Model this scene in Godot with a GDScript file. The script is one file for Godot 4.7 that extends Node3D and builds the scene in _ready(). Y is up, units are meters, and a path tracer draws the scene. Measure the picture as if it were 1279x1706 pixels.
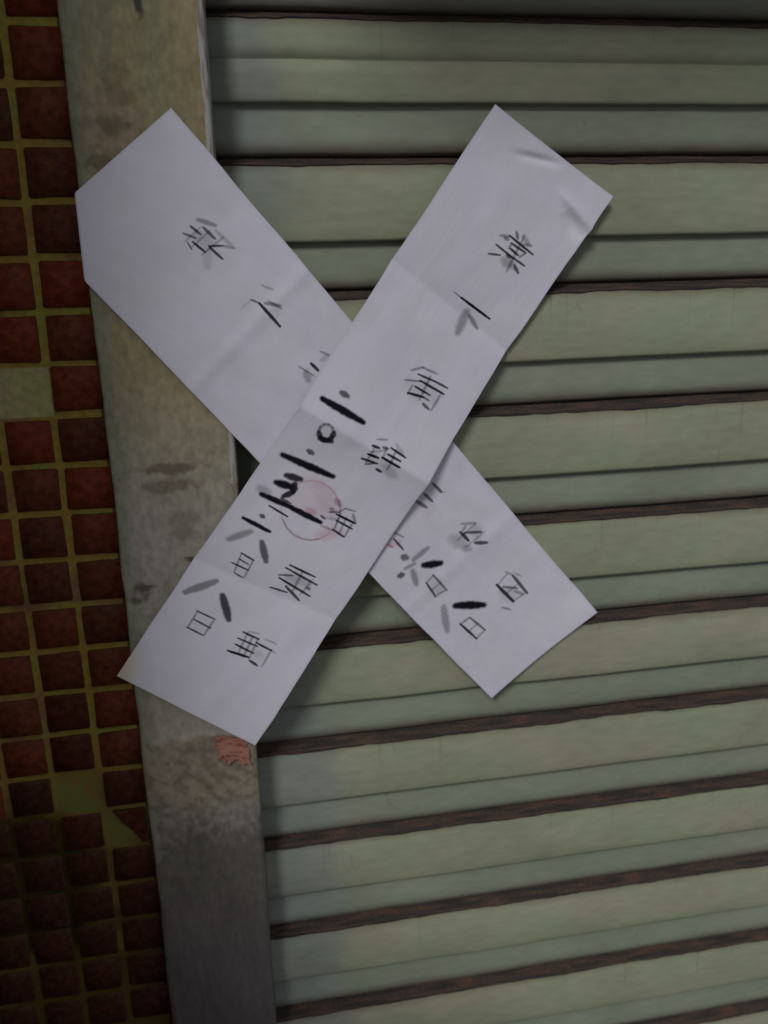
extends Node3D

# A taped-shut shop shutter at dusk: tiled wall, concrete jamb, roller shutter and two crossed paper seals.
# Units are metres; the front of the concrete jamb is the plane z = 0, y = 0 is the height of the camera.

const GROUND_Y = -1.32
const JAMB_LEFT = -0.0935
const JAMB_RIGHT = 0.0043
const TILE_Z = -0.024
const PITCH = 0.0396
const SPREAD = 1.0277
const SLAT = 0.10277
const SLAT_TOP = 0.1766
const PAPER_W = 117.0
const PAPER_H = 537.0

var lut := PackedByteArray()
var soft_noise := FastNoiseLite.new()
var rough_noise := FastNoiseLite.new()
var cell_noise := FastNoiseLite.new()
var rng := RandomNumberGenerator.new()

# ---------------------------------------------------------------- helpers
func smooth(a: float, b: float, x: float) -> float:
	var t := clampf((x - a) / (b - a), 0.0, 1.0)
	return t * t * (3.0 - 2.0 * t)

func to8(x: float) -> int:
	return lut[clampi(int(x * 4095.0), 0, 4095)]

func noise2(n: FastNoiseLite, x: float, y: float) -> float:
	return n.get_noise_2d(x, y)

func tag(o: Node, label: String, category := "", group := "", kind := "") -> void:
	if label: o.set_meta("label", label)
	if category: o.set_meta("category", category)
	if group: o.set_meta("group", group)
	if kind: o.set_meta("kind", kind)

func holder(called: String, at: Vector3) -> Node3D:
	var o := Node3D.new()
	o.name = called
	add_child(o, true)
	o.position = at
	return o

func put(called: String, mesh: Mesh, m: Material, parent: Node, at := Vector3.ZERO) -> MeshInstance3D:
	var o := MeshInstance3D.new()
	o.name = called
	o.mesh = mesh
	o.material_override = m
	o.cast_shadow = GeometryInstance3D.SHADOW_CASTING_SETTING_ON
	parent.add_child(o, true)
	o.position = at
	return o

# a sheet of rows x cols points, smooth shaded; point(i, j) and uv(i, j) come from the callables
func sheet(rows: int, cols: int, point: Callable, uvs: Callable, flip := false) -> ArrayMesh:
	var st := SurfaceTool.new()
	st.begin(Mesh.PRIMITIVE_TRIANGLES)
	st.set_smooth_group(0)
	for i in rows:
		for j in cols:
			st.set_uv(uvs.call(i, j))
			st.add_vertex(point.call(i, j))
	for i in rows - 1:
		for j in cols - 1:
			var a := i * cols + j
			var b := a + 1
			var c := a + cols
			var d := c + 1
			if flip:
				for k in [a, c, b, b, c, d]: st.add_index(k)
			else:
				for k in [a, b, c, b, d, c]: st.add_index(k)
	st.generate_normals()
	return st.commit()

func plain(c: Color, rough: float, spec := 0.5) -> StandardMaterial3D:
	var m := StandardMaterial3D.new()
	m.albedo_color = c.linear_to_srgb()
	m.roughness = rough
	m.metallic_specular = spec
	return m

func picture(w: int, h: int, shade: Callable) -> ImageTexture:
	var data := PackedByteArray()
	data.resize(w * h * 3)
	var p := 0
	for y in h:
		for x in w:
			var c: Vector3 = shade.call(x, y)
			data[p] = to8(c.x)
			data[p + 1] = to8(c.y)
			data[p + 2] = to8(c.z)
			p += 3
	var im := Image.create_from_data(w, h, false, Image.FORMAT_RGB8, data)
	im.generate_mipmaps()
	return ImageTexture.create_from_image(im)

func textured(t: Texture2D, rough: float, spec := 0.5) -> StandardMaterial3D:
	var m := StandardMaterial3D.new()
	m.albedo_texture = t
	m.roughness = rough
	m.metallic_specular = spec
	return m

func relief(m: StandardMaterial3D, freq: float, strength: float, seed_n: int, size := 512) -> void:
	var n := FastNoiseLite.new()
	n.seed = seed_n
	n.noise_type = FastNoiseLite.TYPE_SIMPLEX_SMOOTH
	n.frequency = freq
	n.fractal_octaves = 5
	var t := NoiseTexture2D.new()
	t.width = size
	t.height = size
	t.seamless = true
	t.as_normal_map = true
	t.bump_strength = strength
	t.noise = n
	m.normal_enabled = true
	m.normal_texture = t

# ---------------------------------------------------------------- the scene
func _ready() -> void:
	var cam := Camera3D.new()
	cam.name = "camera"
	cam.fov = 60.0
	cam.near = 0.02
	cam.far = 400.0
	add_child(cam, true)
	cam.position = Vector3(0.0, 0.0, 0.69957)
	cam.rotation = Vector3(-0.28530, -0.17355, -0.02345)
	cam.current = true
	var lens := CameraAttributesPhysical.new()
	lens.frustum_focal_length = 20.785
	lens.frustum_focus_distance = 0.69
	lens.exposure_aperture = 3.6
	cam.attributes = lens

	var env := Environment.new()
	env.background_mode = Environment.BG_SKY
	var sky := Sky.new()
	var sm := ProceduralSkyMaterial.new()
	sm.sky_top_color = Color(0.70, 0.69, 0.74)
	sm.sky_horizon_color = Color(0.60, 0.59, 0.63)
	sm.sky_curve = 0.25
	sm.ground_bottom_color = Color(0.16, 0.16, 0.16)
	sm.ground_horizon_color = Color(0.35, 0.35, 0.36)
	sm.sun_angle_max = 1.0
	sky.sky_material = sm
	env.sky = sky
	env.ambient_light_source = Environment.AMBIENT_SOURCE_SKY
	env.background_energy_multiplier = 0.88
	env.tonemap_mode = Environment.TONE_MAPPER_LINEAR
	env.tonemap_exposure = 0.96
	env.sdfgi_enabled = true
	env.ssao_enabled = true
	env.ssil_enabled = true
	var we := WorldEnvironment.new()
	we.name = "world"
	we.environment = env
	add_child(we, true)

	var sun := DirectionalLight3D.new()
	sun.name = "sun"
	sun.light_energy = 0.45
	sun.light_color = Color(0.98, 0.97, 1.0)
	sun.light_angular_distance = 16.0
	sun.shadow_enabled = true
	add_child(sun, true)
	sun.look_at_from_position(Vector3(-1.0, 1.7, 2.0), Vector3.ZERO, Vector3.UP)

	for k in 4096:
		lut.append(int(round(255.0 * Color(k / 4095.0, 0, 0).linear_to_srgb().r)))
	soft_noise.seed = 11
	soft_noise.noise_type = FastNoiseLite.TYPE_SIMPLEX_SMOOTH
	soft_noise.frequency = 0.02
	soft_noise.fractal_octaves = 3
	rough_noise.seed = 23
	rough_noise.noise_type = FastNoiseLite.TYPE_SIMPLEX_SMOOTH
	rough_noise.frequency = 0.05
	rough_noise.fractal_octaves = 4
	cell_noise.seed = 5
	cell_noise.noise_type = FastNoiseLite.TYPE_CELLULAR
	cell_noise.frequency = 0.05
	cell_noise.fractal_type = FastNoiseLite.FRACTAL_NONE

	build_ground()
	build_tile_wall()
	build_jamb()
	build_shutter()
	build_added_side_wall()
	build_added_hood()

	# the paper seal from upper left to lower right lies beneath
	var under := MeshInstance3D.new()
	under.name = "paper_seal"
	under.mesh = strip_mesh(Vector2(-0.1258, 0.0218), Vector2(-0.0236, 0.1009), Vector2(0.227, -0.4083), Vector2(0.3315, -0.3323), under_lift)
	var pad := new_pad()
	print_under(pad)
	var um := textured(print_texture(pad, 0.0), 0.9, 0.2)
	relief(um, 0.005, 2.6, 41)
	under.material_override = um
	add_child(under, true)
	tag(under, "white paper seal strip lying beneath, its upper end folded round the jamb's edge", "paper seal", "crossed paper seals")

	var over := MeshInstance3D.new()
	over.name = "paper_seal"
	over.mesh = strip_mesh(Vector2(0.2216, 0.108), Vector2(0.3257, 0.0395), Vector2(-0.1049, -0.3289), Vector2(0.0033, -0.4079), over_lift)
	pad = new_pad()
	print_over(pad)
	var om := textured(print_texture(pad, 700.0), 0.9, 0.2)
	relief(om, 0.005, 2.6, 43)
	over.material_override = om
	add_child(over, true)
	tag(over, "creased white paper seal strip on top of the other, with a faint round red stamp", "paper seal", "crossed paper seals")

	build_red_scrap()

# ---------------------------------------------------------------- ink and paper
# strokes are [x0, y0, x1, y1, width, density, ink] in millimetres on the strip; ink 0 black, 1 rose stamp ink, 2 brown red
func ink(pad: Dictionary, strokes: Array) -> void:
	var w: int = pad.w
	var h: int = pad.h
	var s: float = pad.scale
	var k := 0
	while k < strokes.size():
		var a := Vector2(strokes[k], strokes[k + 1]) * s
		var b := Vector2(strokes[k + 2], strokes[k + 3]) * s
		var half: float = strokes[k + 4] * s * 0.5 * (1.4 if strokes[k + 4] < 2.2 else 1.2)
		var dens: float = strokes[k + 5]
		if dens < 0.5 and int(strokes[k + 6]) == 0: dens *= 1.35
		if int(strokes[k + 6]) == 1: dens = minf(dens * (1.7 if strokes[k - 3] > 4.0 else 1.9 * (0.7 + 0.9 * noise2(soft_noise, a.x * 3.0, a.y * 3.0))), 0.8)
		var which: int = int(strokes[k + 6])
		k += 7
		var layer: PackedFloat32Array = pad.layers[which]
		var soft := maxf(1.2, half * (0.55 if dens > 0.6 else 0.9))
		var reach := half + soft + 2.0
		var x0 := clampi(int(minf(a.x, b.x) - reach), 0, w - 1)
		var x1 := clampi(int(maxf(a.x, b.x) + reach), 0, w - 1)
		var y0 := clampi(int(minf(a.y, b.y) - reach), 0, h - 1)
		var y1 := clampi(int(maxf(a.y, b.y) + reach), 0, h - 1)
		var ab := b - a
		var ll := maxf(ab.length_squared(), 0.0001)
		for y in range(y0, y1 + 1):
			for x in range(x0, x1 + 1):
				var p := Vector2(x, y)
				var t := clampf((p - a).dot(ab) / ll, 0.0, 1.0)
				var wob := noise2(soft_noise, x * 2.4, y * 2.4) * half * 0.16
				var hw := half * (0.5 + 0.5 * sin(PI * (0.12 + 0.78 * t))) + wob
				var dd := p.distance_to(a + ab * t)
				var v := dens * (1.0 - smooth(hw - soft * 0.6, hw + soft * 0.7, dd))
				if v > 0.004:
					var at := y * w + x
					layer[at] = 1.0 - (1.0 - layer[at]) * (1.0 - clampf(v, 0.0, 1.0))
		pad.layers[which] = layer

func new_pad() -> Dictionary:
	var s := 3.75
	var w := int(PAPER_W * s)
	var h := int(PAPER_H * s)
	var pad := {"w": w, "h": h, "scale": s, "layers": []}
	for i in 3:
		var l := PackedFloat32Array()
		l.resize(w * h)
		pad.layers.append(l)
	return pad

func print_texture(pad: Dictionary, shift: float) -> ImageTexture:
	var w: int = pad.w
	var black: PackedFloat32Array = pad.layers[0]
	var rose: PackedFloat32Array = pad.layers[1]
	var brown: PackedFloat32Array = pad.layers[2]
	return picture(w, pad.h, func(x: int, y: int) -> Vector3:
		var n := noise2(soft_noise, x * 0.35 + shift, y * 0.35)
		var f := noise2(rough_noise, x * 2.6 + shift, y * 2.6)
		var c := Vector3(0.70, 0.70, 0.735) * (1.0 + 0.035 * n + 0.03 * f)
		c.z *= 1.0 - 0.03 * noise2(soft_noise, x * 0.22 - shift, y * 0.22 + 90.0)
		var edge := minf(minf(x, w - 1 - x), minf(y, pad.h - 1 - y)) / 3.75
		c *= 1.0 - 0.07 * (1.0 - smooth(0.0, 2.2 + 1.5 * n, edge))
		if shift > 1.0: c = c.lerp(Vector3(0.60, 0.55, 0.33), 0.75 * (1.0 - smooth(10.0, 60.0, Vector2(x, (y - pad.h) * 0.35).length())))
		var at := y * w + x
		c = c.lerp(Vector3(0.50, 0.19, 0.21), rose[at])
		c = c.lerp(Vector3(0.20, 0.075, 0.055), brown[at])
		c = c.lerp(Vector3(0.012, 0.010, 0.018), black[at])
		return c)

func paper_base(x: float) -> float:
	return 0.0018 - 0.0375 * smooth(-0.012, 0.305, x)

func crest(v: float, at: float, half: float) -> float:
	return maxf(0.0, 1.0 - absf(v - at) / half)

func dent(p: Vector2, a: Vector2, b: Vector2, width: float) -> float:
	var ab := b - a
	var t := clampf((p - a).dot(ab) / ab.length_squared(), 0.0, 1.0)
	var d := p.distance_to(a + ab * t)
	return exp(-d * d / (width * width)) * sin(PI * clampf(t * 0.9 + 0.05, 0.0, 1.0))

func strip_mesh(d: Vector2, a: Vector2, c: Vector2, b: Vector2, lift: Callable) -> ArrayMesh:
	var rows := 260
	var cols := 64
	var pt := func(i: int, j: int) -> Vector3:
		var v := float(i) / (rows - 1)
		var u := float(j) / (cols - 1)
		var q := d.lerp(a, u).lerp(c.lerp(b, u), v)
		# hand-torn and cut edges are never quite straight
		var wave := 0.0006 * noise2(soft_noise, v * 260.0, (1.0 if u > 0.5 else 40.0)) * absf(u - 0.5) * 2.0
		q.x += wave * 2.0
		var z: float = paper_base(q.x) + lift.call(u, v, q)
		var s := JAMB_LEFT - 0.0012 - q.x
		if s > 0.0 and lift.call(-1.0, 0.0, q) > 0.5:
			var r := 0.0022
			var th := minf(s / r, PI / 2.0)
			return Vector3(JAMB_LEFT - 0.0012 - r * sin(th) * 0.6, q.y, z - r * (1.0 - cos(th)) - maxf(0.0, s - r * PI / 2.0) * 0.7)
		return Vector3(q.x, q.y, z)
	return sheet(rows, cols, pt, func(i: int, j: int) -> Vector2: return Vector2(float(j) / (cols - 1), float(i) / (rows - 1)))

func under_lift(u: float, v: float, q: Vector2) -> float:
	if u < 0.0: return 1.0
	var z := 0.0004
	z += 0.0016 * crest(v + 0.02 * (u - 0.5), 0.27, 0.12) + 0.0009 * crest(v + 0.02 * (u - 0.5), 0.27, 0.016)
	z += 0.0008 * crest(v, 0.76, 0.02)
	z += 0.0009 * (noise2(soft_noise, q.x * 460.0, q.y * 460.0) + 0.6)
	z += 0.0022 * smooth(0.93, 1.0, v) * smooth(0.2, 1.0, u)
	return z

func over_lift(u: float, v: float, q: Vector2) -> float:
	if u < 0.0: return 0.0
	var z := 0.0034
	var c1 := 0.267 + 0.012 * (u - 0.5)
	var c2 := 0.507
	var c3 := 0.775 - 0.02 * (u - 0.5)
	z += 0.0130 * exp(-absf(v - c2) / 0.060)
	z -= 0.0060 * exp(-absf(v - c1) / 0.038) - 0.0030 * smooth(c1, 0.0, v)
	z -= 0.0034 * exp(-absf(v - c3) / 0.036) - 0.0030 * smooth(c3 + 0.02, 0.97, v)
	var p := Vector2(u * 0.118, v * 0.54)
	z += 0.0042 * dent(p, Vector2(0.079, 0.021), Vector2(0.125, 0.033), 0.0030)
	z -= 0.0034 * dent(p, Vector2(0.092, 0.031), Vector2(0.117, 0.043), 0.006)
	z -= 0.0034 * dent(p, Vector2(0.032, 0.020), Vector2(0.068, 0.005), 0.0028)
	z += 0.0011 * (noise2(soft_noise, q.x * 420.0 + 50.0, q.y * 420.0) + 0.5)
	return z

# ---------------------------------------------------------------- tiled wall
func tile_mesh(variant: int) -> ArrayMesh:
	# a pressed clay tile with pillowed edges: 5 x 5 rounded grid, a little uneven
	var s := (PITCH - 0.0040) * 0.5
	var ring := [0.0, 0.055, 0.5, 0.945, 1.0]
	var depth := [-0.003, 0.0009, 0.0014, 0.0009, -0.003]
	var r := RandomNumberGenerator.new()
	r.seed = 77 + variant
	var j0 := []
	for i in 25: j0.append(Vector3(r.randf_range(-1, 1), r.randf_range(-1, 1), r.randf_range(-1, 1)) * 0.0003)
	var tilt := Vector2(r.randf_range(-1, 1), r.randf_range(-1, 1)) * 0.0007
	var pt := func(i: int, j: int) -> Vector3:
		var x: float = (ring[j] * 2.0 - 1.0) * s
		var y: float = (1.0 - ring[i] * 2.0) * s
		var z: float = minf(depth[i], depth[j])
		if (i == 0 or i == 4) and (j == 0 or j == 4):
			x *= 0.965
			y *= 0.965
		return Vector3(x, y, z + tilt.dot(Vector2(x, y)) / s) + j0[i * 5 + j]
	return sheet(5, 5, pt, func(i: int, j: int) -> Vector2: return Vector2(ring[j], ring[i]))

func build_tile_wall() -> void:
	var wall := holder("tile_wall", Vector3(-0.30, GROUND_Y, TILE_Z))
	tag(wall, "wall of small dark red square tiles with yellow grout lines, left of the concrete jamb", "wall", "", "thing")
	# mortar bed, coloured like old yellow grout with shade painted in low down on the left
	var grout_tex := picture(192, 1024, func(x: int, y: int) -> Vector3:
		var wx := -0.27 + 0.19 * x / 192.0
		var wy := 0.36 - 1.10 * y / 1024.0
		var n := noise2(soft_noise, wx * 900.0, wy * 900.0)
		var m := noise2(rough_noise, wx * 2400.0, wy * 2400.0)
		var c := Vector3(0.300, 0.225, 0.048)
		c = c.lerp(Vector3(0.235, 0.225, 0.045), smooth(0.0, 0.5, n))
		c = c.lerp(Vector3(0.23, 0.135, 0.06), smooth(0.05, 0.55, noise2(soft_noise, wx * 500.0 + 300.0, wy * 700.0)))
		c *= 1.25 + 0.35 * m + 0.30 * n
		c = c.lerp(Vector3(0.26, 0.165, 0.045), 0.7 * smooth(-0.36, -0.48, wy))
		# bare mortar where tiles have come off
		if wx > -0.215 and wx < -0.134 and wy < -0.0785 and wy > -0.1170:
			c = Vector3(0.46, 0.47, 0.18).lerp(Vector3(0.48, 0.42, 0.21), smooth(-0.3, 0.4, n)) * (1.0 + 0.25 * m)
		elif (wx > -0.173 and wx < -0.133 and wy < -0.434 and wy > -0.474) or (wx > -0.133 and wx < -0.095 and wy < -0.474 and wy > -0.514):
			c = c.lerp(Vector3(0.19, 0.23, 0.06), 0.8 * smooth(-0.45, 0.25, m + n))
		if wx > -0.0985: c = c.lerp(Vector3(0.05, 0.038, 0.018), 0.8)  # shadow in the joint beside the jamb, painted dark
		var low_shade := smooth(-0.42, -0.66, wy + 0.10 * n + 0.25 * (-0.13 - wx))
		c *= 1.0 - 0.62 * low_shade
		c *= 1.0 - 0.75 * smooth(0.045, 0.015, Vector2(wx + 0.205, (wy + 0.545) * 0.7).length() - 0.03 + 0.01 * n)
		return c)
	var gm := textured(grout_tex, 0.95, 0.2)
	var rows := 140
	var cols := 48
	var bed := sheet(rows, cols, func(i: int, j: int) -> Vector3:
		var x := -0.27 + 0.19 * j / (cols - 1.0)
		var y := 0.36 - 1.10 * i / (rows - 1.0)
		return Vector3(x + 0.30, y - GROUND_Y, 0.0006 * noise2(soft_noise, x * 3000.0, y * 3000.0)),
		func(i: int, j: int) -> Vector2: return Vector2(j / (cols - 1.0), i / (rows - 1.0)))
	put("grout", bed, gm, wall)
	var core := BoxMesh.new()
	core.size = Vector3(0.55, 3.0, 0.12)
	put("wall_core", core, plain(Color(0.20, 0.15, 0.06), 0.95), wall, Vector3(-0.05, 1.5, -0.064))
	# clay colours: ox blood, brown, nearly black
	var clays := []
	var shaded_clays := []
	var clay_colour := [Vector3(0.176, 0.043, 0.018), Vector3(0.156, 0.041, 0.017), Vector3(0.124, 0.036, 0.017), Vector3(0.192, 0.040, 0.017), Vector3(0.108, 0.035, 0.017), Vector3(0.144, 0.043, 0.018)]
	for k in 12:
		var base: Vector3 = clay_colour[k % 6]
		if k >= 6: base = Vector3(0.064, 0.026, 0.014).lerp(base * 0.55, 0.5)  # lower tiles: the same clays with the wall's shade painted in
		var t := picture(48, 48, func(x: int, y: int) -> Vector3:
			var n := noise2(soft_noise, x * 4.0 + k * 90.0, y * 4.0)
			var m := noise2(rough_noise, x * 9.0 + k * 70.0, y * 9.0)
			var rim := minf(minf(x, 47 - x), minf(y, 47 - y))
			var c := base * (1.0 + 0.5 * n + 0.2 * m)
			return c.lerp(base.lerp(Vector3(0.10, 0.07, 0.022), 0.5), 1.0 - smooth(0.0, 3.5 + 4.0 * n, rim)))
		var cm := textured(t, 0.55, 0.22)
		relief(cm, 0.02, 2.0, 5 + k % 6, 128)
		(clays if k < 6 else shaded_clays).append(cm)
	var meshes := []
	for v in 6: meshes.append(tile_mesh(v))
	rng.seed = 4242
	for col in 4:
		for row in 26:
			var x := -0.1147 - PITCH * col
			var y := 0.1798 + 3.0 * PITCH - PITCH * row
			var pick := rng.randi() % 6
			var shape := rng.randi() % 6
			var turn := (rng.randi() % 4) * PI / 2.0
			if (col == 1 or col == 2) and absf(y + 0.0978) < 0.012: continue      # fallen off, mortar shows
			if col == 1 and absf(y + 0.454) < 0.012: continue
			var m: Material = shaded_clays[pick] if y + rng.randf_range(-0.06, 0.06) < -0.42 else clays[pick]
			if col >= 2 and y < -0.48 and y > -0.60 : m = shaded_clays[2 if pick > 2 else 4]
			if y < -0.56: m = shaded_clays[2 if pick > 2 else 4]
			if col == 0 and absf(y + 0.494) < 0.012:
				# half a tile is left, broken corner to corner
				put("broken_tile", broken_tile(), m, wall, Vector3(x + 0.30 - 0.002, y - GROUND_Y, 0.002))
				continue
			if col == 0: x += 0.0016
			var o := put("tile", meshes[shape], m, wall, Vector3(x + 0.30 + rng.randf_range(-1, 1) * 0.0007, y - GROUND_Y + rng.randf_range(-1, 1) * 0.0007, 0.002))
			if col == 0: o.scale.x = 1.07
			if col == 0: turn = PI * (rng.randi() % 2)
			o.rotation.z = turn + rng.randf_range(-1, 1) * 0.012

func broken_tile() -> ArrayMesh:
	var s := (PITCH - 0.0040) * 0.5
	var st := SurfaceTool.new()
	st.begin(Mesh.PRIMITIVE_TRIANGLES)
	st.set_smooth_group(-1)
	var top := [Vector2(-0.55 * s, s), Vector2(s, s), Vector2(s, -s), Vector2(0.72 * s, -0.95 * s), Vector2(0.35 * s, -0.3 * s), Vector2(-0.1 * s, 0.25 * s)]
	var n := top.size()
	for i in n:
		var a: Vector2 = top[i]
		var b: Vector2 = top[(i + 1) % n]
		for v in [Vector3(0.4 * s, 0.3 * s, 0.001), Vector3(a.x, a.y, 0.001), Vector3(b.x, b.y, 0.001), Vector3(a.x, a.y, 0.001), Vector3(a.x, a.y, -0.003), Vector3(b.x, b.y, 0.001), Vector3(b.x, b.y, 0.001), Vector3(a.x, a.y, -0.003), Vector3(b.x, b.y, -0.003)]:
			st.set_uv(Vector2(v.x, v.y) / s * 0.5 + Vector2(0.5, 0.5))
			st.add_vertex(v)
	st.generate_normals()
	return st.commit()

# ---------------------------------------------------------------- concrete jamb
func blot(x: float, y: float, cx: float, cy: float, rx: float, ry: float) -> float:
	var n := noise2(rough_noise, x * 1500.0, y * 1500.0) * 0.55 + noise2(soft_noise, x * 1200.0, y * 2500.0) * 0.35
	var d := Vector2((x - cx) / rx, (y - cy) / ry).length()
	return 1.0 - smooth(0.45, 1.15, d + n)

func jamb_patch(x: float, y: float) -> float:
	# the rough torn layer of plaster low on the jamb
	var n := noise2(soft_noise, x * 900.0, y * 300.0)
	return smooth(-0.395, -0.402, y + 0.006 * n) * (1.0 - smooth(-0.462, -0.490, y + 0.020 * n))

func jamb_colour(x: float, y: float) -> Vector3:
	var n := noise2(soft_noise, x * 420.0, y * 260.0)
	var m := noise2(rough_noise, x * 1900.0, y * 1400.0)
	var c := Vector3(0.330, 0.285, 0.155)
	c = c.lerp(Vector3(0.270, 0.275, 0.155), smooth(0.0, 0.45, noise2(soft_noise, x * 500.0 + 77.0, y * 120.0)))
	c = c.lerp(Vector3(0.325, 0.262, 0.175), smooth(0.0, 0.5, noise2(soft_noise, x * 380.0, y * 160.0 + 400.0)))
	c = c.lerp(Vector3(0.375, 0.358, 0.300), smooth(-0.06, -0.22, y) * 0.75)
	# greyer, greener arris on the left
	c = c.lerp(Vector3(0.235, 0.255, 0.170), 0.75 * (1.0 - smooth(-0.088, -0.076 + 0.006 * n, x)))
	c *= 1.0 + 0.13 * n + 0.22 * m + 0.05 * noise2(rough_noise, x * 1500.0, y * 240.0) + 0.12 * noise2(rough_noise, x * 3200.0, y * 2600.0)
	c = c.lerp(Vector3(0.040, 0.037, 0.045), 0.85 * blot(x, y, -0.0402, 0.172, 0.0035, 0.014))
	c = c.lerp(Vector3(0.10, 0.085, 0.055), 0.55 * blot(x, y, -0.066, 0.090, 0.020, 0.007))
	c = c.lerp(Vector3(0.10, 0.08, 0.05), 0.60 * blot(x, y, -0.076, 0.066, 0.014, 0.009))
	c = c.lerp(Vector3(0.13, 0.11, 0.06), 0.40 * blot(x, y, -0.060, 0.115, 0.012, 0.014))
	c = c.lerp(Vector3(0.115, 0.080, 0.052), 0.65 * blot(x, y, -0.046, -0.160, 0.026, 0.005))
	c = c.lerp(Vector3(0.125, 0.095, 0.062), 0.60 * blot(x, y, -0.050, -0.174, 0.024, 0.007))
	c = c.lerp(Vector3(0.14, 0.125, 0.085), 0.50 * blot(x, y, -0.040, -0.210, 0.014, 0.016))
	c = c.lerp(Vector3(0.045, 0.035, 0.028), 0.8 * blot(x, y, -0.038, -0.236, 0.005, 0.004))
	c = c.lerp(Vector3(0.06, 0.045, 0.035), 0.8 * blot(x, y, -0.079, -0.258, 0.010, 0.008))
	c = c.lerp(Vector3(0.08, 0.06, 0.04), 0.7 * blot(x, y, -0.084, -0.268, 0.008, 0.004))
	c = c.lerp(Vector3(0.275, 0.240, 0.165).lerp(Vector3(0.190, 0.158, 0.104), smooth(-0.05, 0.35, noise2(rough_noise, x * 700.0 - y * 500.0, (y * 0.75 + x * 0.66) * 1700.0) + 0.5 * n)), 0.85 * jamb_patch(x, y))
	var low := smooth(-0.450, -0.520, y + 0.030 * n + 0.016 * m)
	c = c.lerp(Vector3(0.135, 0.127, 0.103) * (1.0 + 0.22 * n + 0.18 * m), low)
	c = c.lerp(Vector3(0.108, 0.100, 0.098) * (1.0 + 0.2 * n + 0.1 * m), low * smooth(-0.53, -0.66, y) * 0.8)
	# paler bruise on the arris beside the patch
	c = c.lerp(Vector3(0.30, 0.285, 0.235), 0.6 * blot(x, y, -0.0915, -0.490, 0.005, 0.030))
	return c

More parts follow.
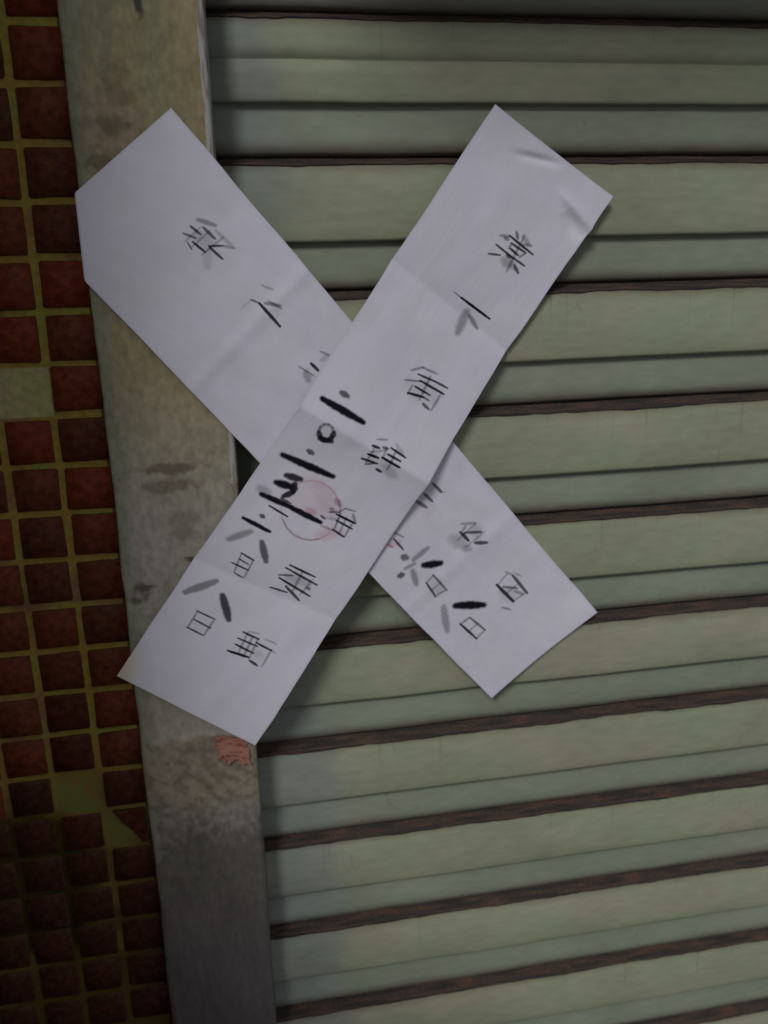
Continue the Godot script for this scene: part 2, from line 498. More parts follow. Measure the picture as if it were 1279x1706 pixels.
func build_jamb() -> void:
	var jamb := holder("concrete_jamb", Vector3(-0.045, GROUND_Y, 0.0))
	tag(jamb, "stained grey brown concrete door jamb between the red tiles and the green shutter", "door jamb", "", "thing")
	# section: left side, rounded arris, face, right chamfer, right side
	var sec := [Vector2(JAMB_LEFT, -0.10), Vector2(JAMB_LEFT, -0.03), Vector2(JAMB_LEFT, -0.0035), Vector2(JAMB_LEFT + 0.0008, -0.0014), Vector2(JAMB_LEFT + 0.0022, -0.0003)]
	var nf := 44
	for k in nf:
		sec.append(Vector2(lerpf(JAMB_LEFT + 0.0045, JAMB_RIGHT - 0.0065, k / (nf - 1.0)), 0.0))
	sec.append_array([Vector2(JAMB_RIGHT - 0.0048, -0.0003), Vector2(JAMB_RIGHT - 0.0012, -0.0020), Vector2(JAMB_RIGHT, -0.0040), Vector2(JAMB_RIGHT + 0.0004, -0.03), Vector2(JAMB_RIGHT + 0.0004, -0.10)])
	var cols := sec.size()
	var ys := [1.6]
	for k in 381: ys.append(0.26 - 0.003 * k)
	ys.append(-1.319)
	var rows := ys.size()
	var shape := sheet(rows, cols, func(i: int, j: int) -> Vector3:
		var p: Vector2 = sec[j]
		var y: float = ys[i]
		var front := smooth(-0.02, -0.002, p.y)
		var lump := 0.0007 * noise2(soft_noise, p.x * 600.0, y * 600.0) + 0.0003 * noise2(rough_noise, p.x * 2500.0, y * 2500.0)
		lump += jamb_patch(p.x, y) * smooth(JAMB_LEFT, JAMB_LEFT + 0.012, p.x) * (0.0012 + 0.0034 * absf(noise2(rough_noise, p.x * 520.0 - y * 420.0 + 40.0, (y * 0.75 + p.x * 0.66) * 1900.0)) + 0.0012 * noise2(rough_noise, p.x * 1800.0, y * 1800.0))
		var low := smooth(-0.470, -0.494, y)
		var wob := 0.0010 * noise2(soft_noise, y * 420.0, p.x * 30.0)
		if p.x < -0.05: wob *= 1.5
		return Vector3(p.x + 0.045 + wob * (1.0 - smooth(0.01, 0.03, minf(p.x - JAMB_LEFT, JAMB_RIGHT - p.x))), y - GROUND_Y, p.y + front * (lump - 0.0008 * low)),
		func(i: int, j: int) -> Vector2: return Vector2((sec[j].x - JAMB_LEFT) / (JAMB_RIGHT - JAMB_LEFT), (0.26 - ys[i]) / 1.14))
	var tex := picture(160, 1536, func(x: int, y: int) -> Vector3:
		return jamb_colour(lerpf(JAMB_LEFT, JAMB_RIGHT, x / 159.0), 0.26 - 1.14 * y / 1535.0))
	var m := textured(tex, 0.9, 0.25)
	relief(m, 0.012, 4.0, 31)
	put("concrete_face", shape, m, jamb)
	# whitish edge strip along the shutter, chipped away in places
	var bead_rows := 246
	var bead := sheet(bead_rows, 5, func(i: int, j: int) -> Vector3:
		var y := 0.26 - 0.0027 * i
		var n := noise2(soft_noise, y * 300.0, 12.0)
		var wide := 0.0066 + 0.0020 * n
		if y < -0.18: wide -= 0.0022
		if y < -0.395: wide -= 0.0100
		var u := j / 4.0
		var x := JAMB_RIGHT + 0.0010 - maxf(wide, -0.0006) * (1.0 - u)
		var z := 0.0013 - 0.0022 * u * u - (0.0016 if j == 0 else 0.0) - (0.012 if j == 4 else 0.0)
		return Vector3(x + 0.045, y - GROUND_Y, z + 0.0003 * noise2(rough_noise, y * 900.0, u * 50.0)),
		func(i: int, j: int) -> Vector2: return Vector2(j / 4.0, i / 245.0))
	var bead_tex := picture(16, 640, func(x: int, y: int) -> Vector3:
		var n := noise2(soft_noise, x * 6.0, y * 1.6)
		var m2 := noise2(rough_noise, x * 9.0 + 40.0, y * 5.0)
		var c := Vector3(0.42, 0.43, 0.38) * (1.0 + 0.2 * m2)
		return c.lerp(Vector3(0.27, 0.24, 0.17), smooth(-0.05, 0.35, n + (0.5 if y > 420 else 0.0))))
	put("edge_strip", bead, textured(bead_tex, 0.8, 0.3), jamb)

# ---------------------------------------------------------------- roller shutter
func build_shutter() -> void:
	var sh := holder("roller_shutter", Vector3(0.5, GROUND_Y, -0.040))
	tag(sh, "closed pale green metal roller shutter with rusty gaps between its slats", "shutter")
	# scuffs and rust runs, laid down before the paint is shaded
	var scuff := PackedFloat32Array()
	scuff.resize(1024 * 1024)
	var runs := PackedFloat32Array()
	runs.resize(1024 * 1024)
	rng.seed = 909
	for k in 60:
		var a := Vector2(rng.randf() * 1000.0, rng.randf() * 1000.0)
		var dir := Vector2.from_angle(rng.randf_range(-0.5, 2.2)) * rng.randf_range(5.0, 26.0)
		var strength := rng.randf_range(0.12, 0.5)
		for q in 40:
			var p := a + dir * q / 40.0 + Vector2(0, 2.0 * sin(q * 0.12))
			if p.x > 1 and p.y > 1 and p.x < 1022 and p.y < 1022: scuff[int(p.y) * 1024 + int(p.x)] = strength
	for k in 110:
		var x0 := rng.randi() % 1020
		var slat_row := rng.randi() % 10
		var long := rng.randi_range(4, 46)
		var wide := rng.randi_range(1, 4)
		var strength := rng.randf_range(0.08, 0.34)
		for y in long:
			for x in wide:
				var yy := int(slat_row * 102.4) + 5 + y
				if yy < 1024: runs[yy * 1024 + x0 + x - (1 if x > 1020 else 0)] = strength * (1.0 - float(y) / long)
	var paint := picture(1024, 1024, func(x: int, y: int) -> Vector3:
		var wx := 0.65 * x / 1024.0
		var along := 1.0 * y / 1024.0
		var inslat := fmod(along, 0.1)
		var n := noise2(soft_noise, wx * 190.0, along * 620.0)
		var n2 := noise2(soft_noise, wx * 300.0 + 500.0, along * 300.0)
		var m := noise2(rough_noise, wx * 700.0, along * 2600.0)
		var c := Vector3(0.318, 0.350, 0.225)
		c = c.lerp(Vector3(0.338, 0.342, 0.232), smooth(0.0, 0.4, n))
		c = c.lerp(Vector3(0.295, 0.340, 0.212), smooth(0.05, 0.45, n2))
		var narrow := smooth(0.058, 0.064, inslat)
		c = c.lerp(Vector3(0.220, 0.255, 0.185), narrow * 0.75)  # recessed narrow face: its shade is put into the paint colour
		# greyer zone painted in for the shade beside the jamb, with an uneven limit
		var jamb_shade := 1.0 - smooth(0.040 + 0.03 * along, 0.062 + 0.035 * along, wx + 0.02 * n2)
		c = c.lerp(Vector3(0.245, 0.285, 0.260), 0.55 * jamb_shade)
		# grime creeping out of the gaps
		var gap := minf(inslat, absf(0.097 - inslat))
		c = c.lerp(Vector3(0.13, 0.105, 0.075), (0.62 + 0.25 * n2) * (1.0 - smooth(0.003, 0.0125 + 0.006 * n, gap)))
		c *= 1.0 + 0.11 * n + 0.09 * n2 + 0.10 * m
		var at := y * 1024 + x
		c = c.lerp(Vector3(0.15, 0.10, 0.065), runs[at])
		c *= 1.0 - scuff[at] * 0.6
		return c)
	var pm := textured(paint, 0.6, 0.35)
	relief(pm, 0.008, 2.2, 8)
	var rust_tex := picture(1024, 64, func(x: int, y: int) -> Vector3:
		var n := noise2(soft_noise, x * 0.8, y * 3.0)
		var m := noise2(rough_noise, x * 3.0, y * 5.0)
		var c := Vector3(0.074, 0.056, 0.042).lerp(Vector3(0.105, 0.064, 0.044), smooth(-0.1, 0.4, n))
		c = c.lerp(Vector3(0.046, 0.042, 0.034), smooth(-0.25, 0.35, noise2(soft_noise, x * 0.3 + 800.0, y * 2.5)))
		return c * (1.0 + 0.55 * m))
	var rm := textured(rust_tex, 0.95, 0.2)
	relief(rm, 0.03, 3.0, 14, 256)
	# section of a slat, from its top ledge down: (y below the top, z before the rib plane)
	var cut := [Vector2(0.0005, -0.0150), Vector2(0.0022, -0.0040), Vector2(0.0034, -0.0008), Vector2(0.0055, 0.0001), Vector2(0.0120, 0.0009), Vector2(0.0220, 0.0014), Vector2(0.0320, 0.0016), Vector2(0.0420, 0.0014), Vector2(0.0520, 0.0007), Vector2(0.0580, 0.0000), Vector2(0.0600, -0.0008), Vector2(0.0606, -0.0020), Vector2(0.0602, -0.0052), Vector2(0.0613, -0.0076), Vector2(0.0660, -0.0074), Vector2(0.0740, -0.0060), Vector2(0.0830, -0.0048), Vector2(0.0900, -0.0044), Vector2(0.0945, -0.0054), Vector2(0.0968, -0.0080), Vector2(0.0974, -0.0150)]
	var creased := cut.duplicate()
	creased[6] = Vector2(0.0308, 0.0014)
	creased.insert(7, Vector2(0.0314, -0.0004))
	creased.insert(8, Vector2(0.0322, 0.0013))
	var nx := 90
	for k in range(-3, 11):
		var prof: Array = creased if k == 0 else cut
		var np := prof.size()
		var top := SLAT_TOP - SLAT * k - 0.0028 * SPREAD
		var warp := func(x: float, d: float) -> Vector2:
			return Vector2(0.0007 * noise2(soft_noise, x * 260.0, k * 37.0 + d * 40.0), 0.0011 * noise2(soft_noise, x * 210.0, k * 91.0 + d * 260.0))
		var shape := sheet(np, nx, func(i: int, j: int) -> Vector3:
			var x := -0.01 + 1.1 * j / (nx - 1.0)
			var p: Vector2 = prof[i]
			var w: Vector2 = warp.call(x, p.x)
			return Vector3(x - 0.5, top - p.x * SPREAD + w.x - GROUND_Y, p.y * SPREAD + w.y),
			func(i: int, j: int) -> Vector2:
				var x := -0.01 + 1.1 * j / (nx - 1.0)
				return Vector2(x / 0.65, prof[i].x + 0.1 * posmod(k, 10)))
		var slat := put("slat", shape, pm, sh)
		# rust and old dirt packed in the joint above the slat, ragged along its lower edge
		var rx := 260
		var seam := sheet(8, rx, func(i: int, j: int) -> Vector3:
			var x := -0.01 + 1.1 * j / (rx - 1.0)
			var rag := 0.0012 * noise2(rough_noise, x * 700.0, k * 50.0) + 0.0016 * noise2(soft_noise, x * 400.0, k * 70.0) + clampf((k - 4.0) * 0.0004, -0.0014, 0.0004)
			rag = clampf(rag, -0.0018, 0.0034)
			var ups := [Vector2(-0.0050, -0.0150), Vector2(-0.0020, -0.0118), Vector2(0.0010, -0.0085), Vector2(0.0019, -0.0024), Vector2(0.0032, 0.0004), Vector2(0.0036, 0.0008), Vector2(0.0054 + rag, 0.0013), Vector2(0.0064 + rag, -0.0006)]
			var p: Vector2 = ups[i]
			var w: Vector2 = warp.call(x, p.x)
			var bump := 0.0003 * noise2(rough_noise, x * 1500.0, k * 20.0 + i * 9.0)
			return Vector3(x - 0.5, top - p.x * SPREAD + w.x - GROUND_Y + bump, p.y * SPREAD + w.y + bump),
			func(i: int, j: int) -> Vector2: return Vector2(1.1 * j / (rx - 1.0) / 0.5 + k * 0.37, i / 7.0))
		put("rust_seam", seam, rm, slat)

# ---------------------------------------------------------------- small things
func build_red_scrap() -> void:
	var o := MeshInstance3D.new()
	var rows := 14
	var cols := 18
	var shape := sheet(rows, cols, func(i: int, j: int) -> Vector3:
		var u := j / (cols - 1.0) - 0.5
		var v := i / (rows - 1.0) - 0.5
		var ragx := 1.0 + 0.45 * noise2(rough_noise, v * 500.0, 3.0 if u > 0 else 90.0)
		var ragy := 1.0 + 0.5 * noise2(rough_noise, u * 500.0, 150.0 if v > 0 else 240.0)
		var x := u * 0.030 * ragx * (1.0 - 0.35 * (v + 0.5) * (0.6 if u < 0 else 0.1))
		var y := -v * 0.026 * ragy + u * -0.006
		return Vector3(x, y, 0.0046 + 0.0016 * noise2(soft_noise, x * 1200.0 - y * 900.0, y * 3200.0 + x * 800.0)),
		func(i: int, j: int) -> Vector2: return Vector2(j / (cols - 1.0), i / (rows - 1.0)))
	var tex := picture(64, 64, func(x: int, y: int) -> Vector3:
		var n := noise2(soft_noise, x * 5.0, y * 9.0)
		var m := noise2(soft_noise, x * 0.9 - y * 1.4, y * 4.0 + x * 1.2)
		return Vector3(0.40, 0.185, 0.125).lerp(Vector3(0.22, 0.070, 0.045), smooth(0.0, 0.5, m)).lerp(Vector3(0.36, 0.24, 0.18), smooth(0.1, 0.5, n)))
	o.name = "red_paper_scrap"
	o.mesh = shape
	o.material_override = textured(tex, 0.9, 0.2)
	add_child(o, true)
	o.position = Vector3(-0.0165, -0.4115, 0.0)
	tag(o, "torn faded red paper scrap stuck on the jamb under the paper strip's lower end", "paper scrap")

func build_ground() -> void:
	var g := sheet(24, 24, func(i: int, j: int) -> Vector3:
		var x := (j / 23.0 - 0.5) * 240.0
		var z := (i / 23.0 - 0.5) * 240.0
		return Vector3(x, GROUND_Y, z), func(i: int, j: int) -> Vector2: return Vector2(j, i) * 8.0)
	var t := picture(256, 256, func(x: int, y: int) -> Vector3:
		return Vector3(0.10, 0.10, 0.105) * (1.0 + 0.4 * noise2(rough_noise, x * 2.0, y * 2.0) + 0.3 * noise2(soft_noise, x, y)))
	var m := textured(t, 0.9, 0.3)
	var o := put("ground", g, m, self)
	tag(o, "grey pavement in front of the shutter", "", "", "structure")


func build_added_side_wall() -> void:  # unseen wall, added to keep light off the left and lower left
	var o := holder("added_side_wall", Vector3(-0.44, GROUND_Y, 0.0))
	tag(o, "added brown rendered side wall, unseen beyond the left edge, to shade the left", "wall", "", "thing")
	var body := BoxMesh.new()
	body.size = Vector3(0.32, 3.0, 0.57)
	var t := picture(128, 256, func(x: int, y: int) -> Vector3:
		return Vector3(0.17, 0.115, 0.06) * (1.0 + 0.3 * noise2(rough_noise, x * 3.0, y * 3.0) + 0.3 * noise2(soft_noise, x * 2.0, y * 2.0)))
	var rendering := textured(t, 0.9, 0.2)
	put("shading_wall", body, rendering, o, Vector3(0.0, 1.5, 0.185))
	var low := BoxMesh.new()
	low.size = Vector3(0.30, 1.20, 0.68)
	put("low_shading_wall", low, rendering, o, Vector3(0.0, 0.60, 0.81))
	var cap := BoxMesh.new()
	cap.size = Vector3(0.38, 0.06, 0.69)
	put("added_coping", cap, plain(Color(0.25, 0.24, 0.22), 0.9), o, Vector3(0.0, 3.03, 0.215))

func build_added_hood() -> void:  # out of view, added to darken the top of the shutter
	var o := holder("added_hood", Vector3(0.55, 0.385, 0.0))
	tag(o, "added dull green sheet metal hood, unseen above the frame, to shade the top", "hood", "", "thing")
	var m := plain(Color(0.20, 0.22, 0.15), 0.6)
	var face := BoxMesh.new()
	face.size = Vector3(1.1, 0.34, 0.012)
	put("front_panel", face, m, o, Vector3(0.0, 0.17, 0.27))
	var below := BoxMesh.new()
	below.size = Vector3(1.1, 0.012, 0.29)
	put("bottom_panel", below, m, o, Vector3(0.0, 0.0, 0.118))
	var above := BoxMesh.new()
	above.size = Vector3(1.1, 0.012, 0.31)
	put("top_panel", above, m, o, Vector3(0.0, 0.346, 0.122))
func print_under(pad: Dictionary) -> void:
	# printed character, upper end
	ink(pad, [75.9, 64.6, 77.3, 73.2, 1.38, 0.85, 0, 69.1, 64.9, 73.3, 73, 1.21, 0.75, 0, 81.7, 70.7, 82.6, 81.6, 1.48, 0.82, 0, 67.1, 71.3, 66.1, 76.9, 0.95, 0.7, 0, 70, 73.1, 71.6, 83.9, 1.22, 0.95, 0, 76.1, 82.4, 83.5, 88.6, 1.05, 0.9, 0, 76, 83.4, 77.3, 95.1, 1.4, 0.9, 0, 82.4, 64.4, 88.8, 75.2, 2.17, 0.4, 0, 86.6, 77.6, 88, 94.4, 2.2, 0.22, 0, 83.7, 89, 87.9, 94.6, 1.32, 0.35, 0, 73.6, 84, 66.1, 92.6, 5.26, 0.15, 0, 75, 73.4, 78.4, 81.7, 7.84, 0.16, 0, 66.6, 69.8, 80.7, 69.3, 1.13, 0.28, 0, 66.9, 75.4, 83.9, 75.3, 1.13, 0.28, 0, 68.5, 83.8, 87.7, 84.4, 1.14, 0.3, 0])
	# printed character below it
	ink(pad, [76, 134.8, 76, 157.2, 1.75, 0.95, 0, 73.2, 128.9, 76.2, 135.2, 1.09, 0.7, 0, 79.1, 137.7, 85.8, 146, 1.84, 0.6, 0, 81.7, 137.8, 85, 148.2, 1.15, 0.4, 0, 85.3, 126.5, 89, 133.8, 1.09, 0.3, 0, 64, 129.3, 73.3, 129.7, 1.13, 0.16, 0])
	# printed character half under the other strip
	ink(pad, [75.1, 193.3, 75.5, 201.1, 1.74, 0.95, 0, 67.1, 188.9, 70.6, 201.9, 0.96, 0.4, 0, 68.1, 195.9, 65.5, 202.2, 4.33, 0.32, 0, 85.7, 191, 88.4, 197.8, 1.26, 0.5, 0, 82.3, 197, 88.1, 197.5, 3.4, 0.2, 0])
	# printed strokes and rose smudge by the crossing
	ink(pad, [83.7, 335.8, 84.3, 346.7, 1.9, 0.8, 0, 84.4, 346, 86.6, 349.8, 0.79, 0.3, 0, 73.5, 337.6, 74.1, 347.8, 1.89, 0.75, 0, 65.2, 337.7, 67.6, 348.4, 2.11, 0.75, 0, 63.1, 353.3, 71.6, 350.4, 7.27, 0.2, 1, 35.5, 345.1, 38.9, 354.5, 1.21, 0.4, 0, 32.3, 349.6, 31.8, 362.9, 1.43, 0.85, 0, 25.9, 350.2, 27, 354.5, 1.64, 0.6, 1, 28.6, 352.4, 34.6, 354.4, 4.95, 0.2, 1])
	# handwritten six
	ink(pad, [32.1, 376.5, 46.7, 377.4, 3.95, 0.55, 0, 27.6, 367.5, 29.3, 371, 5.02, 0.75, 0, 35.1, 386.9, 46.2, 396.9, 5.73, 1, 0, 15.8, 378.8, 17.8, 380.3, 5.04, 0.8, 0, 22.6, 377.3, 31.2, 380.2, 2.81, 0.5, 0, 25.9, 383.8, 20.6, 396.3, 4.25, 0.55, 0])
	# printed month
	ink(pad, [35.4, 400.1, 35.1, 421, 1.39, 0.75, 0, 27.1, 401.2, 25.1, 418.1, 1.39, 0.85, 0, 32, 401.1, 30.7, 417.6, 9.26, 0.09, 0, 27.3, 416.9, 33.8, 420.3, 1.17, 0.25, 0, 27.3, 401.4, 35.4, 400.9, 1.15, 0.35, 0, 25.2, 417.9, 35.5, 419.8, 1.17, 0.3, 0, 26.1, 409.9, 35.7, 410.9, 1.16, 0.3, 0])
	# handwritten eight
	ink(pad, [24.1, 430.8, 12.6, 451.3, 5.03, 0.5, 0, 31.8, 437.9, 49, 456.7, 6.28, 1, 0])
	# printed day
	ink(pad, [33.5, 456.4, 35.8, 477.1, 1.45, 0.75, 0, 24.2, 454.6, 25.8, 477.9, 1.57, 0.95, 0, 26.3, 456.2, 33.3, 456.6, 1.08, 0.3, 0, 24.6, 455, 33.7, 456.2, 1.32, 0.35, 0, 26.1, 477.6, 36, 476.8, 1.34, 0.35, 0, 25.5, 466.5, 34.6, 466.7, 1.33, 0.33, 0])
	# printed character
	ink(pad, [74.5, 386.6, 74.9, 398.3, 1.97, 0.9, 0, 76.6, 389.8, 87.2, 400.1, 1.86, 0.8, 0, 79.5, 381.5, 88.2, 389.9, 1.85, 0.35, 0, 77.9, 403.9, 84.9, 411.3, 2.93, 0.85, 0, 80.8, 385.9, 76.9, 387.2, 1.73, 0.4, 0, 66.9, 387.3, 70, 397, 9.84, 0.22, 0, 68.8, 400.4, 71.1, 405.2, 5.25, 0.28, 0, 85.9, 392.9, 83.3, 401, 8.74, 0.18, 0, 68.1, 390.9, 87.8, 390.3, 1.39, 0.3, 0, 70.2, 401.1, 89.2, 401.8, 1.4, 0.3, 0])
	# printed character, lower end
	ink(pad, [83.2, 453.5, 82.5, 476.9, 2.05, 0.85, 0, 80.7, 446, 83.2, 453.5, 1.44, 0.5, 0, 68.1, 449.9, 69.1, 474.3, 2.17, 0.95, 0, 71.2, 456.1, 79.1, 466.7, 1.69, 0.7, 0, 75.7, 466.8, 79.3, 474.8, 2.06, 0.4, 0, 58.8, 471, 62.8, 478.4, 1.46, 0.4, 0, 68.7, 460, 69.8, 469.6, 10.89, 0.13, 0, 85.5, 452.2, 88, 459.8, 1.2, 0.3, 0, 68.6, 450.9, 80.2, 448.6, 1.32, 0.33, 0, 68.9, 473.6, 82.6, 475.8, 1.33, 0.33, 0, 69.2, 463, 82, 463.6, 1.33, 0.33, 0])

func print_over(pad: Dictionary) -> void:
	# first printed character
	ink(pad, [65.3, 71.9, 89.4, 72.8, 1.44, 0.95, 0, 69.6, 75.7, 83.7, 75.1, 1.39, 0.9, 0, 71.1, 79.5, 80, 80.1, 1.39, 0.95, 0, 60, 83.6, 78.6, 84.2, 1.33, 0.9, 0, 76.7, 84, 89, 83.8, 1.34, 0.9, 0, 59.2, 92.8, 68, 88.1, 1.22, 0.85, 0, 72.6, 85.2, 75.4, 84.9, 2.94, 0.8, 0, 68.1, 66.3, 72.1, 70, 2.34, 0.7, 0, 59, 76.1, 65.4, 72.2, 1.7, 0.5, 0, 63.3, 75.3, 65.9, 74.7, 2.92, 0.45, 0, 74.9, 66.1, 82.8, 68.6, 3.21, 0.3, 0, 78.3, 70.8, 84.7, 67.8, 1.5, 0.5, 0, 82.1, 88.3, 87.8, 91.2, 2.37, 0.8, 0, 72.3, 89.9, 77.7, 90.7, 6.42, 0.3, 0, 78.4, 87.4, 82.7, 90.1, 4.83, 0.3, 0, 75.2, 64.8, 79.4, 95.8, 1.61, 0.33, 0, 70.1, 75.6, 70.5, 80.4, 1.39, 0.5, 0, 83.8, 75.2, 81.6, 80.7, 1.39, 0.45, 0])
	# second, on the fold
	ink(pad, [60.9, 133, 89.9, 133.7, 1.61, 1, 0, 53.4, 132.7, 60.9, 133, 0.95, 0.45, 0, 71.2, 139.3, 73.5, 157.4, 5.88, 0.38, 0, 74.5, 140.5, 85.9, 145.5, 2.96, 0.6, 0])
	# third
	ink(pad, [63.7, 202.8, 78.9, 200.2, 1.33, 0.9, 0, 77.8, 200.3, 90.4, 199.2, 1.34, 0.9, 0, 57.3, 212.3, 69.8, 205.9, 1.05, 0.7, 0, 68.2, 206.1, 90.4, 205, 1.5, 0.97, 0, 66.9, 212.3, 81, 211.7, 1.38, 0.95, 0, 64.9, 219.6, 77.4, 215.9, 1.69, 0.97, 0, 76.5, 216, 82.7, 215.7, 1.17, 0.7, 0, 79.9, 220.4, 86.2, 221.6, 1.82, 0.8, 0, 57.7, 203.2, 64.5, 196, 1.47, 0.4, 0, 64.1, 196.3, 76.8, 194.3, 1.49, 0.4, 0, 64.4, 212.6, 84, 211.5, 15.93, 0.1, 0, 64.8, 212.3, 65, 220.7, 1.37, 0.36, 0, 73.4, 198.8, 75.6, 219.2, 1.49, 0.4, 0, 88.2, 204.3, 88.3, 221.5, 1.4, 0.4, 0])
	# fourth, on the middle fold
	ink(pad, [61.8, 269.3, 67.4, 268.4, 1.76, 0.95, 0, 69.7, 266.3, 73.4, 265.3, 1.78, 0.8, 0, 75.3, 263.5, 89.5, 264.1, 1.38, 0.95, 0, 75.4, 269, 87.2, 268.6, 1.48, 0.95, 0, 73.1, 273.5, 89.2, 273.2, 1.69, 1, 0, 62.3, 277, 70.9, 275.4, 1.66, 1, 0, 60.7, 282.8, 72.9, 279.9, 1.66, 0.95, 0, 65.4, 285.4, 71.1, 281, 1.04, 0.8, 0, 75, 284.1, 79.4, 284, 1.78, 0.95, 0, 62.5, 263.4, 69.7, 259.5, 1.25, 0.5, 0, 79.4, 278.9, 89.8, 281.8, 6.88, 0.22, 0, 62.6, 274.6, 73.3, 266.7, 1.14, 0.35, 0, 77.9, 259, 87.4, 263.6, 2.65, 0.22, 0, 63.6, 269, 65.2, 284.1, 1.34, 0.36, 0, 79.6, 263.1, 82.2, 280.6, 1.37, 0.4, 0, 72.7, 265.7, 73.4, 273.9, 1.26, 0.36, 0])
	# fifth, in the stamp
	ink(pad, [69.4, 332.5, 86.1, 331.7, 1.45, 1, 0, 72.1, 337, 86.4, 336.8, 1.3, 0.95, 0, 73.5, 344.9, 84.5, 345.8, 1.29, 0.95, 0, 64, 333.8, 70.2, 330, 1.43, 0.7, 0, 70.2, 329.5, 73.1, 324.6, 1.13, 0.55, 0, 72.7, 324.8, 81, 323, 1.14, 0.55, 0, 80.7, 326.1, 86, 331.1, 1.78, 0.4, 0, 62.9, 322.6, 68.4, 324.6, 3.58, 0.35, 0, 63.2, 330.8, 65.6, 331.1, 2.81, 0.5, 0, 60, 339.7, 63.8, 340.3, 1.62, 0.8, 0, 64.2, 346.7, 73.2, 345.7, 1.43, 0.5, 2, 65.3, 338.7, 71.9, 336, 2.05, 0.25, 0, 71.7, 330.3, 74.9, 344.7, 1.34, 0.38, 0, 84.1, 331.7, 84.7, 345.3, 1.36, 0.4, 0, 77.5, 330.9, 79.7, 345.3, 1.24, 0.36, 0])
	# sixth
	ink(pad, [61.1, 387.4, 82.7, 386.5, 1.37, 0.97, 0, 59.7, 391, 87.8, 391.8, 1.37, 0.95, 0, 59.9, 401.1, 87.9, 403, 1.47, 0.97, 0, 58.2, 399.1, 67.4, 394.1, 1.2, 0.8, 0, 58.3, 412, 71.4, 409.1, 1.25, 0.9, 0, 67.9, 404.9, 82.9, 410.4, 1.73, 0.9, 0, 65.2, 396.7, 81.8, 394.1, 6.61, 0.2, 0, 82.2, 397.4, 84.6, 397.8, 2.05, 0.7, 0, 72.1, 386.8, 74.5, 406.1, 1.42, 0.4, 0, 82.4, 389.6, 80.9, 405.3, 1.33, 0.3, 0])
	# seventh, lower end
	ink(pad, [59.6, 454.8, 72.8, 454, 1.3, 0.95, 0, 58.8, 461.4, 75.1, 459.9, 1.25, 0.9, 0, 59.7, 466.9, 75.3, 466.6, 1.35, 0.95, 0, 57.3, 474.7, 73.7, 471.6, 1.6, 1, 0, 72.6, 457.6, 85.9, 457.6, 1.32, 0.95, 0, 84.9, 457.7, 89.8, 457.9, 0.82, 0.5, 0, 76, 473.5, 82.7, 474.3, 1.72, 0.9, 0, 62.7, 452.3, 70.4, 450, 1.2, 0.28, 0, 77.1, 451.4, 86.1, 451, 1.22, 0.28, 0, 77.2, 465.4, 81, 465.6, 5.56, 0.2, 2, 62.9, 454, 65.3, 472.8, 1.3, 0.36, 0, 72.1, 453.8, 74.8, 473, 1.31, 0.36, 0, 67.6, 454.1, 70.3, 473.3, 1.3, 0.4, 0, 85.5, 456.8, 86.5, 473.3, 1.22, 0.36, 0])
	# handwritten stroke and dot
	ink(pad, [11.2, 258.6, 46.5, 257.7, 4.98, 1, 0, 20.8, 246.9, 26.1, 246.9, 4.22, 0.8, 0])
	# handwritten nought, dot and dash
	ink(pad, [31.2, 276.2, 32.4, 280.3, 3.73, 0.9, 0, 32.4, 280.3, 31.5, 283.9, 3.73, 0.9, 0, 31.5, 283.9, 28.6, 285.7, 3.72, 0.9, 0, 28.6, 285.7, 25.1, 285, 3.7, 0.9, 0, 25.1, 285, 22.1, 282.1, 3.69, 0.9, 0, 22.1, 282.1, 20.8, 278.1, 1.77, 0.55, 0, 20.8, 278.1, 21.8, 274.5, 1.77, 0.55, 0, 21.8, 274.5, 24.6, 272.7, 1.77, 0.55, 0, 24.6, 272.7, 28.2, 273.4, 1.78, 0.55, 0, 28.2, 273.4, 31.2, 276.2, 1.79, 0.55, 0, 25.4, 286.2, 34.2, 283.4, 3.96, 0.9, 0, 23.8, 299.1, 27.6, 299.5, 3.68, 0.8, 0, 9.9, 312.6, 50.5, 307.4, 4.92, 1, 0])
	# handwritten year
	ink(pad, [20.8, 325.3, 31.4, 322.2, 4.89, 0.95, 0, 17.6, 334.2, 29.2, 331, 5.35, 1, 0, 29.6, 327.9, 31.9, 334.4, 4.91, 0.95, 0, 32.1, 333.8, 27.7, 341.1, 3.92, 0.95, 0, 13.1, 348.4, 36, 345.7, 4.13, 1, 0, 34, 345.8, 62.5, 344.8, 3.99, 1, 0, 26.9, 343.3, 35.4, 343.2, 1.37, 0.85, 0, 22.8, 353.4, 38.7, 353.7, 1.27, 0.95, 0, 10, 345, 15.9, 344.6, 6.73, 0.28, 0])
	# handwritten month number
	ink(pad, [21.8, 363.4, 24, 363.7, 3.15, 0.85, 0, 11.9, 372.4, 34.1, 371.5, 3, 1, 0, 12, 393.5, 22.3, 379, 4.33, 0.4, 0, 33.5, 382.1, 44.3, 394.1, 4.66, 0.8, 0])
	# printed month
	ink(pad, [25.5, 398.2, 36.2, 398.4, 1.07, 0.95, 0, 26.7, 403.3, 34.8, 403.7, 0.97, 0.85, 0, 23.9, 409, 37.3, 408, 1.02, 0.95, 0, 29.9, 415.5, 37.4, 415.9, 0.97, 0.85, 0, 25.8, 398.2, 29.5, 415.4, 1.07, 0.4, 0, 35.9, 398.2, 37.8, 414.8, 1.07, 0.42, 0])
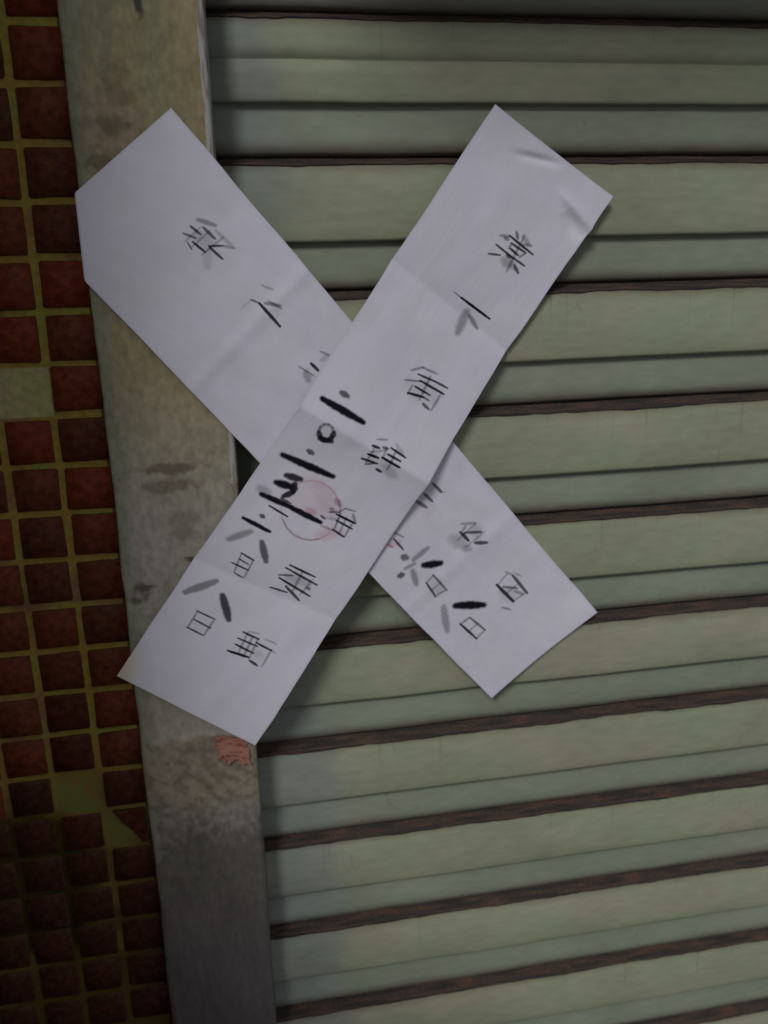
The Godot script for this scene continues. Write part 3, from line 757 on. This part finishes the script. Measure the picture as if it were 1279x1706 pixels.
	# handwritten day number
	ink(pad, [7.6, 448.7, 22.4, 428.5, 4.8, 0.45, 0, 31.8, 436.2, 45.4, 451.6, 5.13, 0.9, 0])
	# printed day
	ink(pad, [22.2, 457.6, 36.6, 456.7, 1.07, 0.9, 0, 24.1, 464.8, 37.8, 464.8, 1.07, 0.9, 0, 22.8, 473.2, 36.2, 472.9, 1.12, 0.9, 0, 22.8, 457.8, 23.4, 473.2, 1.06, 0.4, 0, 36.4, 456.9, 36.6, 472.6, 1.07, 0.42, 0])
	# round rose stamp
	ink(pad, [32.4, 323.8, 47.3, 317.9, 8.94, 0.14, 1, 45.1, 318.7, 66.5, 331.7, 12.14, 0.12, 1, 34.2, 339.9, 59.2, 333.1, 16.97, 0.09, 1, 66.9, 354.7, 79.6, 344.2, 8.21, 0.16, 1, 49.1, 341.1, 54, 340.4, 5.01, 0.28, 1, 70.2, 328.3, 73.2, 335.5, 1.03, 0.3, 1, 73.2, 335.5, 74.1, 343.1, 1.03, 0.3, 1, 74.1, 343.1, 72.6, 350.4, 1.03, 0.3, 1, 72.6, 350.4, 69, 356.7, 1.02, 0.3, 1, 69, 356.7, 63.6, 361.3, 1.17, 0.55, 2, 63.6, 361.3, 57, 363.8, 1.16, 0.55, 2, 57, 363.8, 49.9, 364, 1.15, 0.55, 2, 49.9, 364, 43, 361.9, 1.14, 0.55, 2, 43, 361.9, 36.8, 357.6, 1.13, 0.55, 2, 36.8, 357.6, 32.1, 351.6, 0.98, 0.3, 1, 32.1, 351.6, 29.1, 344.6, 0.98, 0.3, 1, 29.1, 344.6, 28.3, 337.1, 0.98, 0.3, 1, 28.3, 337.1, 29.6, 329.9, 0.98, 0.3, 1, 29.6, 329.9, 33, 323.7, 0.98, 0.3, 1, 33, 323.7, 38.2, 319, 0.99, 0.3, 1, 38.2, 319, 44.6, 316.4, 1, 0.3, 1, 44.6, 316.4, 51.7, 316.1, 1, 0.3, 1, 51.7, 316.1, 58.8, 318.2, 1.01, 0.3, 1, 58.8, 318.2, 65.2, 322.3, 1.02, 0.3, 1, 65.2, 322.3, 70.2, 328.3, 1.03, 0.3, 1])
